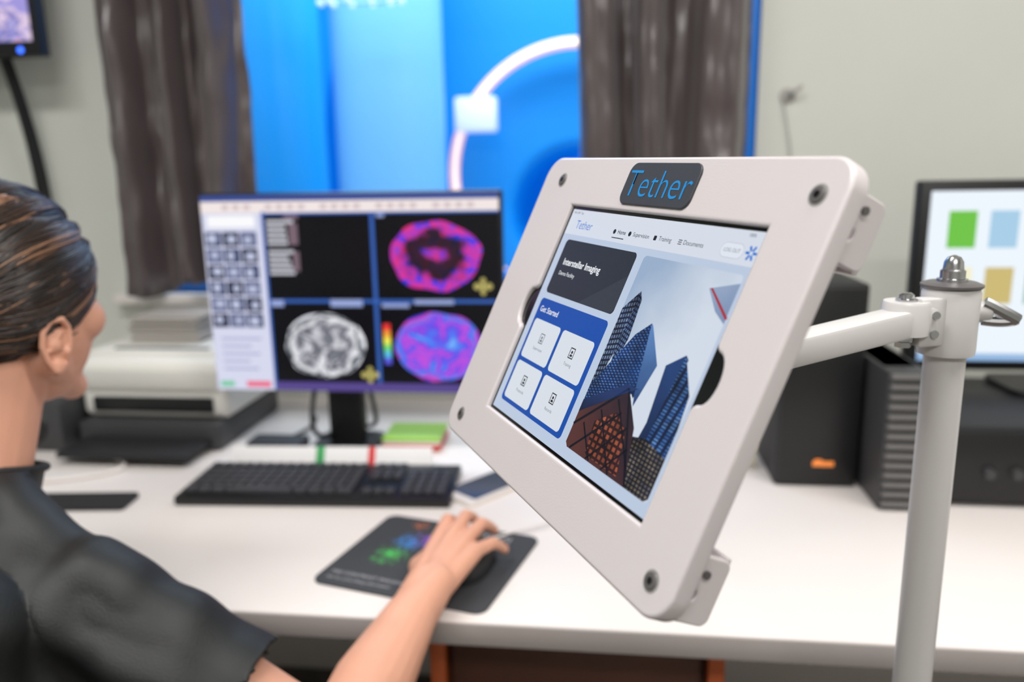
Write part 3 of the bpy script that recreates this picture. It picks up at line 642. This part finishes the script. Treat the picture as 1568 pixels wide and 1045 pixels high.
# ---------------------------------------------------------------- woman
m_skin=M('skin',(218,160,134),.55,sss=.12,bump=.18,bscale=260,var=.10,vscale=22)
m_lip=M('lips',(190,104,96),.4); m_nail=M('nail',(232,180,165),.25)
m_shirt=M('black_scrub_fabric',(14,16,16),.55,bump=.25,bscale=500,var=.2,vscale=5,spec=.5)
m_pants=M('black_trousers',(22,24,28),.7)
WM=group('woman_seated',T(-.64,.55,0))
HC=T(-.625,.738,1.140)@Rz(-7)@Rx(-5)
head=[('e',(0,-.012,.033),(.074,.094,.085)),('e',(0,.028,-.018),(.065,.062,.088)),
 ('c',(.048,0.002,-.05),.021,(.012,.07,-.092),.017),('c',(-.048,0.002,-.05),.021,(-.012,.07,-.092),.017),
 ('e',(0,.03,-.07),(.048,.05,.035)),
 ('e',(.042,.052,-.014),(.027,.031,.027)),('e',(-.042,.052,-.014),(.027,.031,.027)),
 ('c',(-.036,.077,.022),.011,(.036,.077,.022),.011),('e',(0,.066,.05),(.047,.026,.03)),
 ('c',(0,.086,.012),.0065,(0,.101,-.026),.0092),('e',(.010,.095,-.031),(.0075,.009,.007)),('e',(-.010,.095,-.031),(.0075,.009,.007)),
 ('c',(-.014,.088,-.052),.0062,(.014,.088,-.052),.0062),('c',(-.013,.086,-.064),.0068,(.013,.086,-.064),.0068),('e',(0,.080,-.095),(.017,.016,.015)),
 ('e',(.0,.076,-.055),(.030,.018,.027)),
 ('c',(0,-.015,-.05),.050,(-0.001,-.047,-.16),.051)]
hd=blob('head_and_neck',head,.0028,5,m_skin,WM,xf=HC)
inv=HC.inverted()
hd.data.materials.append(m_lip)
for p in hd.data.polygons:
    c=inv@p.center
    if c.y>.087 and abs(c.x)<.022 and -.071<c.z<-.047: p.material_index=1
bm=bmesh.new()
for s in (1,-1): ell(bm,HC@Vector((s*.031,.074,.0)),(.0125,.0125,.0125))
bmfin('eyeballs',bm,M('eye_white',(235,232,228),.2),WM,world=True)
bm=bmesh.new()
for s in (1,-1): ell(bm,HC@Vector((s*.031,.0835,.0)),(.0052,.0045,.0052))
bmfin('irises',bm,M('iris_brown',(60,40,28),.15),WM,world=True)
m_brow=M('brow_hair',(70,48,36),.6)
for i,s in enumerate((1,-1)):
    tube('eyebrow_%d'%i,[HC@Vector((s*x,y,z)) for x,y,z in ((.014,.089,.020),(.026,.088,.026),(.038,.083,.026),(.047,.075,.020))],.0026,m_brow,WM,world=True)
    tube('eyelashes_%d'%i,[HC@Vector((s*x,y,z)) for x,y,z in ((.019,.0835,.004),(.028,.0885,.009),(.037,.0865,.008),(.044,.079,.002))],.0013,m_brow,WM,world=True)
    tube('eyelid_%d'%i,[HC@Vector((s*x,y,z)) for x,y,z in ((.018,.081,.006),(.028,.0855,.012),(.037,.084,.011),(.045,.076,.004))],.0028,m_skin,WM,world=True)
    ex=.070
    E1=T(s*ex,-.008,-.035)@Rz(-s*22)@Rx(-8)@Matrix.Scale(.9,4)
    ring=[(0,.012,-.012),(0,.014,.006),(0,.010,.022),(0,0,.031),(0,-.012,.028),(0,-.019,.014),(0,-.018,-.002),(0,-.011,-.017),(0,-.002,-.028),(0,.006,-.030),(0,.010,-.02)]
    pr=[]
    for a,b2 in zip(ring,ring[1:]): 
        fa=Vector(a)+Vector((s*(.010 if a[1]<.005 else .004),0,0)); fb=Vector(b2)+Vector((s*(.010 if b2[1]<.005 else .004),0,0))
        pr.append(('c',fa,.0036,fb,.0036))
    pr.append(('e',(s*.002,-.003,.0),(.0045,.015,.026)))
    pr.append(('c',Vector((s*.006,.002,.016)),.003,Vector((s*.008,-.009,-.006)),.003))
    pr.append(('e',(s*.006,.002,-.024),(.0045,.008,.010)))
    pr.append(('e',(s*.006,.011,-.006),(.0035,.004,.006)))
    pr.append(('c',Vector((-s*.008,-.004,0)),.012,Vector((s*.001,-.004,0)),.011))
    blob('ear_%d'%i,pr,.0012,3,m_skin,WM,xf=HC@E1)
# hair
hcen=Vector((0,-.012,.033)); hr=Vector((.074,.094,.087))
def hz(y):
    if y<-.030: return -.095
    if y<-.012: return -.095+(y+.030)/.018*.088
    if y<.052: return -.007+(y+.012)*.22
    return .007+(y-.052)*1.6
def hairy(p): return p.z>hz(p.y)
bm=bmesh.new(); ell(bm,(0,0,0),(1,1,1))
for v in bm.verts:
    dd=v.co.normalized(); sc=1.055
    v.co=Vector((hcen.x+dd.x*hr.x*sc,hcen.y+dd.y*hr.y*sc,hcen.z+dd.z*hr.z*sc))
    if v.co.z<-.02 and v.co.y<0: v.co.z=v.co.z*1.25
bmesh.ops.delete(bm,geom=[v for v in bm.verts if not hairy(v.co)],context='VERTS')
bmesh.ops.transform(bm,matrix=HC,verts=bm.verts)
o=bmfin('hair_cap',bm,M('hair_base',(20,14,11),.5),WM,world=True); s=o.modifiers.new('s','SOLIDIFY'); s.thickness=.004
hm=[M('hair_dark',(24,17,13),.36,spec=.6),M('hair_brown',(52,35,26),.34,spec=.6),M('hair_light',(144,104,76),.34,spec=.6)]
cus=[]
for i in range(3):
    cu=D.curves.new('hair_strands_%d'%i,'CURVE'); cu.dimensions='3D'; cu.bevel_depth=.0010; cu.bevel_resolution=1; cu.resolution_u=2; cu.materials.append(hm[i]); cus.append(cu)
bun=Vector((0,-.95,-.42)).normalized()
bu=bun.orthogonal().normalized(); bv=bun.cross(bu)
rnd=random.Random(5); cnt=0
while cnt<4800:
    z=rnd.uniform(-.98,1); a=rnd.uniform(0,2*math.pi); q=math.sqrt(1-z*z); dd=Vector((q*math.cos(a),q*math.sin(a),z))
    p=Vector((hcen.x+dd.x*hr.x*1.05,hcen.y+dd.y*hr.y*1.05,hcen.z+dd.z*hr.z*1.05))
    if not hairy(p): continue
    cnt+=1
    om=dd.angle(bun)
    if om<.15: continue
    az=math.atan2(dd.dot(bv),dd.dot(bu))+.25*noise.noise(dd*2.5)
    ridge=abs(math.sin(az*8.5))
    nclump=noise.noise(Vector((az*7,om*1.0,3)))
    r_=rnd.random()*.6+nclump*1.5+.25*ridge
    ci=2 if r_>1.04 else (1 if r_>.50 else 0)
    npt=16; s=cus[ci].splines.new('POLY'); s.points.add(npt-1)
    lift=.05+.105*ridge**.8+rnd.uniform(-.008,.012)
    side=dd.cross(bun); side.normalize(); ph=noise.noise(dd*2)*5
    for j in range(npt):
        t=j/(npt-1)*.97
        v=(dd*math.sin((1-t)*om)+bun*math.sin(t*om))/math.sin(om)
        v=v+side*.06*math.sin(t*6+ph)*math.sin(math.pi*t)
        v.normalize(); sc=1+lift*(1 if j>0 else .8)+.012*math.sin(t*14+ph)*math.sin(math.pi*t)
        w=Vector((hcen.x+v.x*hr.x*sc,hcen.y+v.y*hr.y*sc,hcen.z+v.z*hr.z*sc))
        w=HC@w; s.points[j].co=(*w,1); s.points[j].radius=1.0 if j<npt-2 else .8
for i,cu in enumerate(cus):
    o=D.objects.new('hair_strands_%d'%i,cu); col.objects.link(o); me=ev(o); D.objects.remove(o); fin('hair_strands_%d'%i,me,None,WM,world=True,ang=180)
bcen=Vector((0,-.118,-.012)); bm=bmesh.new(); ell(bm,HC@bcen,(.036,.03,.036)); bmfin('hair_bun',bm,hm[0],WM,world=True)
for i in range(26):
    ax=Vector((rnd.gauss(0,.35),-1,rnd.gauss(0,.35))).normalized(); u=ax.orthogonal().normalized(); w2=ax.cross(u); off=rnd.uniform(-.014,.014); rad=math.sqrt(.037**2-off**2)
    tube('bun_strand_%d'%i,[HC@(bcen+ax*off+(u*math.cos(t)+w2*math.sin(t))*rad) for t in [2*math.pi*j/14 for j in range(14)]],.0042,hm[i%3 if i%7==0 else i%2],WM,world=True,cyc=True,res=2)

# arms (skin)
SR=Vector((-.484,.615,.884)); ER=Vector((-.254,.616,.728)); WR=HB@Vector((0,0,.002))
def lerp(a,b,t): return a+(b-a)*t
hw=lambda x,y,z:HX@Vector((x,y,z))
hand=[]
def C2(a,ra,b2,rb): hand.append(('c',hw(*a),ra,hw(*b2),rb))
def fing(pts,rs):
    for a,b2,ra,rb in zip(pts,pts[1:],rs,rs[1:]): C2(a,ra,b2,rb)
C2((-.014,.0,.0),.0165,(-.026,.082,.014),.0115); C2((-.004,.0,.0),.018,(-.008,.088,.020),.0115)
C2((.006,.0,.0),.018,(.011,.084,.017),.011); C2((.014,.0,-.002),.0155,(.029,.072,.010),.0105)
C2((-.018,.03,.006),.014,(.02,.035,.004),.014); C2((-.024,.07,.010),.010,(.026,.062,.006),.010)
fing([(-.026,.084,.015),(-.032,.124,.022),(-.036,.146,.011),(-.036,.162,-.001)],[.0108,.0086,.0076,.0064])
fing([(-.008,.090,.020),(-.010,.136,.025),(-.010,.160,.012),(-.010,.177,-.002)],[.0110,.0088,.0078,.0065])
fing([(.011,.086,.017),(.016,.128,.021),(.019,.150,.007),(.020,.166,-.007)],[.0106,.0084,.0075,.0062])
fing([(.029,.074,.010),(.041,.104,.008),(.045,.120,-.004),(.046,.134,-.016)],[.0098,.0076,.0067,.0057])
fing([(-.016,.018,-.004),(-.040,.048,-.010),(-.047,.082,-.016),(-.041,.108,-.022)],[.0165,.0135,.0105,.0085])
SI=lerp(SR,ER,.10)
arm=[('c',SI,.036,lerp(SR,ER,.5),.042),('c',lerp(SR,ER,.5),.042,ER,.041),('c',ER,.041,lerp(ER,WR,.35)+Vector((0,0,.004)),.042),('c',lerp(ER,WR,.35)+Vector((0,0,.004)),.042,lerp(ER,WR,.75)+Vector((0,0,.002)),.030),('c',lerp(ER,WR,.75)+Vector((0,0,.002)),.030,WR+Vector((.008,-.003,0)),.0215),('c',lerp(ER,WR,.75),.029,WR+Vector((-.008,-.003,0)),.0215),('c',WR,.021,hw(0,.03,.004),.018)]
blob('right_arm_and_hand',arm+hand,.0022,3,m_skin,WM)
bm=bmesh.new()
for tip,prv in (((-.036,.162,-.001),(-.036,.146,.011)),((-.010,.177,-.002),(-.010,.160,.012)),((.020,.166,-.007),(.019,.150,.007)),((.046,.134,-.016),(.045,.120,-.004)),((-.041,.108,-.022),(-.047,.082,-.016))):
    a=Vector(prv); b2=Vector(tip); dd=(b2-a).normalized(); up=Vector((0,0,1)); up=(up-up.dot(dd)*dd).normalized(); xx=dd.cross(up)
    m4=Matrix((xx,dd,up)).transposed().to_4x4(); m4.translation=b2+up*.0053-dd*.0005
    ell(bm,(0,0,0),(1,1,1))
    newv=[v for v in bm.verts if not v.tag]
    bmesh.ops.transform(bm,matrix=HX@m4@Matrix.Diagonal((.0046,.006,.0014,1)),verts=newv)
    for v in bm.verts: v.tag=True
bmfin('fingernails',bm,m_nail,WM,world=True)
SLh=Vector((-.805,.675,.900)); EL=Vector((-.87,.70,.68)); WL=Vector((-.74,.86,.615))
HL=T(*WL)@Rz(-50)
hand=[]
HX=HL@Matrix.Diagonal((-1,1,1,1))@Rx(-12)
C2((-.014,.0,.0),.0165,(-.026,.082,.014),.0115); C2((-.004,.0,.0),.018,(-.008,.088,.018),.0115)
C2((.006,.0,.0),.018,(.011,.084,.016),.011); C2((.014,.0,-.002),.0155,(.029,.072,.010),.0105); C2((-.018,.03,.004),.014,(.02,.035,.004),.014)
fing([(-.026,.084,.015),(-.030,.124,.018),(-.032,.146,.010),(-.032,.162,.0)],[.0112,.0092,.0082,.0070])
fing([(-.008,.090,.018),(-.008,.136,.020),(-.008,.160,.010),(-.008,.177,-.0)],[.0114,.0094,.0084,.0071])
fing([(.011,.086,.016),(.016,.128,.016),(.018,.150,.006),(.019,.166,-.004)],[.0110,.0090,.0080,.0068])
fing([(.029,.074,.010),(.038,.104,.008),(.041,.120,.0),(.042,.134,-.008)],[.0102,.0080,.0072,.0062])
fing([(-.016,.018,-.004),(-.045,.048,-.006),(-.056,.078,-.008),(-.056,.100,-.010)],[.0165,.0135,.0105,.0085])
blob('left_arm_and_hand',[('c',lerp(SLh,EL,.12),.036,EL,.037),('c',EL,.037,lerp(EL,WL,.4),.036),('c',lerp(EL,WL,.4),.036,WL,.022)]+hand,.003,3,m_skin,WM)
BY=Rz(-10)
NB_=Vector((-.636,.672,.972)); hemR=lerp(SR,ER,.60); dR=(ER-SR).normalized(); hemL=lerp(SLh,EL,.6); dL=(EL-SLh).normalized()
br=lambda x,y,z:Vector((-.64,.6,0))+BY@Vector((x,y,z))
tor=[('e',br(0,.0,.80),(.155,.105,.17),BY),('e',br(0,.015,.875),(.145,.085,.09),BY),('e',br(0,-.03,.64),(.135,.10,.14),BY),('e',br(0,-.06,.53),(.17,.125,.10),BY),
 ('e',br(.065,.085,.79),(.065,.055,.06),BY),('e',br(-.065,.085,.79),(.065,.055,.06),BY),
 ('c',NB_-Vector((0,0.01,.01)),.055,SR+Vector((-.015,0,-.0)),.054),('c',NB_-Vector((0,.01,.01)),.055,SLh+Vector((.015,0,-.0)),.054),
 ('c',NB_+Vector((0,0,-.02)),.06,NB_+Vector((.01,.02,.03)),.052),
 ('c',SR,.058,lerp(SR,ER,.35),.060),('c',lerp(SR,ER,.35),.060,lerp(SR,ER,.8),.064),('c',SLh,.057,lerp(SLh,EL,.8),.059),
 ('c',SR+Vector((-.03,-.015,-.02)),.06,br(.10,-.03,.72),.065),
 ('e',br(.10,-.05,.86),(.065,.06,.10),BY),('e',br(-.10,-.05,.86),(.065,.06,.10),BY)]
def fold(co,n):
    d=.0055*noise.noise(co*11)+.0055*noise.noise(Vector((co.x*28,co.y*16,co.z*9)))
    ap=Vector((-.52,.56,.82)); r=(co-ap).length
    u_=(co-ap).dot(Vector((.5,.3,.8)))
    d+=.0055*math.sin(u_*95+noise.noise(co*8)*2.5)*math.exp(-((r-.10)/.08)**2)
    return max(d,-.006)
neckp=NB_+Vector((.006,.018,.012)); neckn=Vector((.02,.30,1)).normalized()
def cutshirt(b):
    dele=[]
    for v in b.verts:
        for o_,n_,rad in ((hemR,dR,.17),(hemL,dL,.13),(neckp,neckn,.11)):
            if (v.co-o_).length<rad:
                s=(v.co-o_).dot(n_)
                if s>.006: dele.append(v); break
                elif s>0: v.co-=n_*s
    bmesh.ops.delete(b,geom=dele,context='VERTS')
sh=blob('scrub_top',tor,.0055,9,m_shirt,WM,disp=fold,post=cutshirt)
s=sh.modifiers.new('s','SOLIDIFY'); s.thickness=.0035; s.offset=-1
u=neckn.orthogonal().normalized(); w2=neckn.cross(u)
tube('collar_band',[neckp+(u*math.cos(t)+w2*math.sin(t))*.0535 for t in [2*math.pi*j/20 for j in range(20)]],.0042,m_shirt,WM,world=True,cyc=True)
legs=[('e',br(0,-.06,.52),(.172,.125,.085),BY)]
for s_,kx in ((1,-.545),(-1,-.76)):
    hip=br(s_*.085,-.04,.515); kn=Vector((kx,.95,.53)); an=Vector((kx+.01,.97,.10))
    legs+=[('c',hip,.085,kn,.058),('c',kn,.056,lerp(kn,an,.4),.054),('c',lerp(kn,an,.4),.054,an,.042)]
blob('trousers',legs,.008,6,m_pants,WM)
for i,kx in enumerate((-.535,-.75)):
    blob('shoe_%d'%i,[('c',(kx,.95,.045),.04,(kx,1.05,.035),.033),('c',(kx,1.05,.035),.034,(kx,1.12,.032),.028)],.006,3,m_black2,WM)

# ---------------------------------------------------------------- office chair
CH=group('office_chair',T(-.65,.52,0)@Rz(-10))
box('seat',(0,.0,.39),(.48,.44,.07),m_dgray,CH,.03,seg=4)
box('backrest',(-.01,-.235,.645),(.36,.05,.27),m_dgray,CH,.022,seg=4)
box('back_bar',(0,-.265,.46),(.06,.02,.3),m_black,CH,.005)
box('back_bar_low',(0,-.15,.35),(.06,.24,.02),m_black,CH,.005)
cyl('gas_lift',(0,0,.09),(0,0,.36),.028,.022,m_dsteel,CH)
for i in range(5):
    a=2*math.pi*i/5+.3
    cyl('base_spoke_%d'%i,(0,0,.10),(.28*math.cos(a),.28*math.sin(a),.07),.022,.015,m_black,CH)
    cyl('caster_%d'%i,(.28*math.cos(a)-.02,.28*math.sin(a),.028),(.28*math.cos(a)+.02,.28*math.sin(a),.028),.028,.028,m_black,CH)

# ---------------------------------------------------------------- lights
def area(name,loc,sx,sy,e,colr=(1,1,1),rot=(0,0,0)):
    l=D.lights.new(name,'AREA'); l.shape='RECTANGLE'; l.size=sx; l.size_y=sy; l.energy=e; l.color=colr
    o=D.objects.new(name,l); col.objects.link(o); o.location=loc; o.rotation_euler=rot; return o
m_fix=M('ceiling_light_diffuser',(255,252,246),em=1.5)
for i,(x,y) in enumerate(((-.7,.2),(1.0,.4),(.2,-1.4))):
    g=group('ceiling_light',T(x,y,2.66))
    box('housing',(0,0,.02),(1.24,.34,.04),m_white,g,.004)
    box('diffuser',(0,0,-.004),(1.18,.28,.008),m_fix,g,.002)
    area('ceiling_lamp_%d'%i,(x,y,2.64),1.18,.28,26 if i<2 else 34,(1,.98,.96))
area('scanner_room_lamp',(-.6,2.7,2.6),2.6,.7,50,(.86,.95,1))
area('scanner_room_lamp_rear',(-.4,4.6,2.6),2.6,.5,30,(.86,.95,1))
w=D.worlds.new('world'); scene.world=w; w.use_nodes=True; w.node_tree.nodes['Background'].inputs[0].default_value=(.9,.95,1,1); w.node_tree.nodes['Background'].inputs[1].default_value=.3
scene.view_settings.view_transform='Standard'; scene.view_settings.look='None'

# ---------------------------------------------------------------- camera
cd=D.cameras.new('camera'); cam=D.objects.new('camera',cd); col.objects.link(cam)
cd.sensor_width=36; cd.lens=36*1200/1568; cd.clip_start=.02
R3=(Matrix.Rotation(math.radians(7),3,'Z')@Matrix.Rotation(math.radians(90-12.1),3,'X')@Matrix.Rotation(math.radians(-1),3,'Z')).to_4x4()
cam.matrix_world=T(0,0,1.27)@R3
cd.dof.use_dof=True; cd.dof.focus_distance=.49; cd.dof.aperture_fstop=3.9
scene.camera=cam
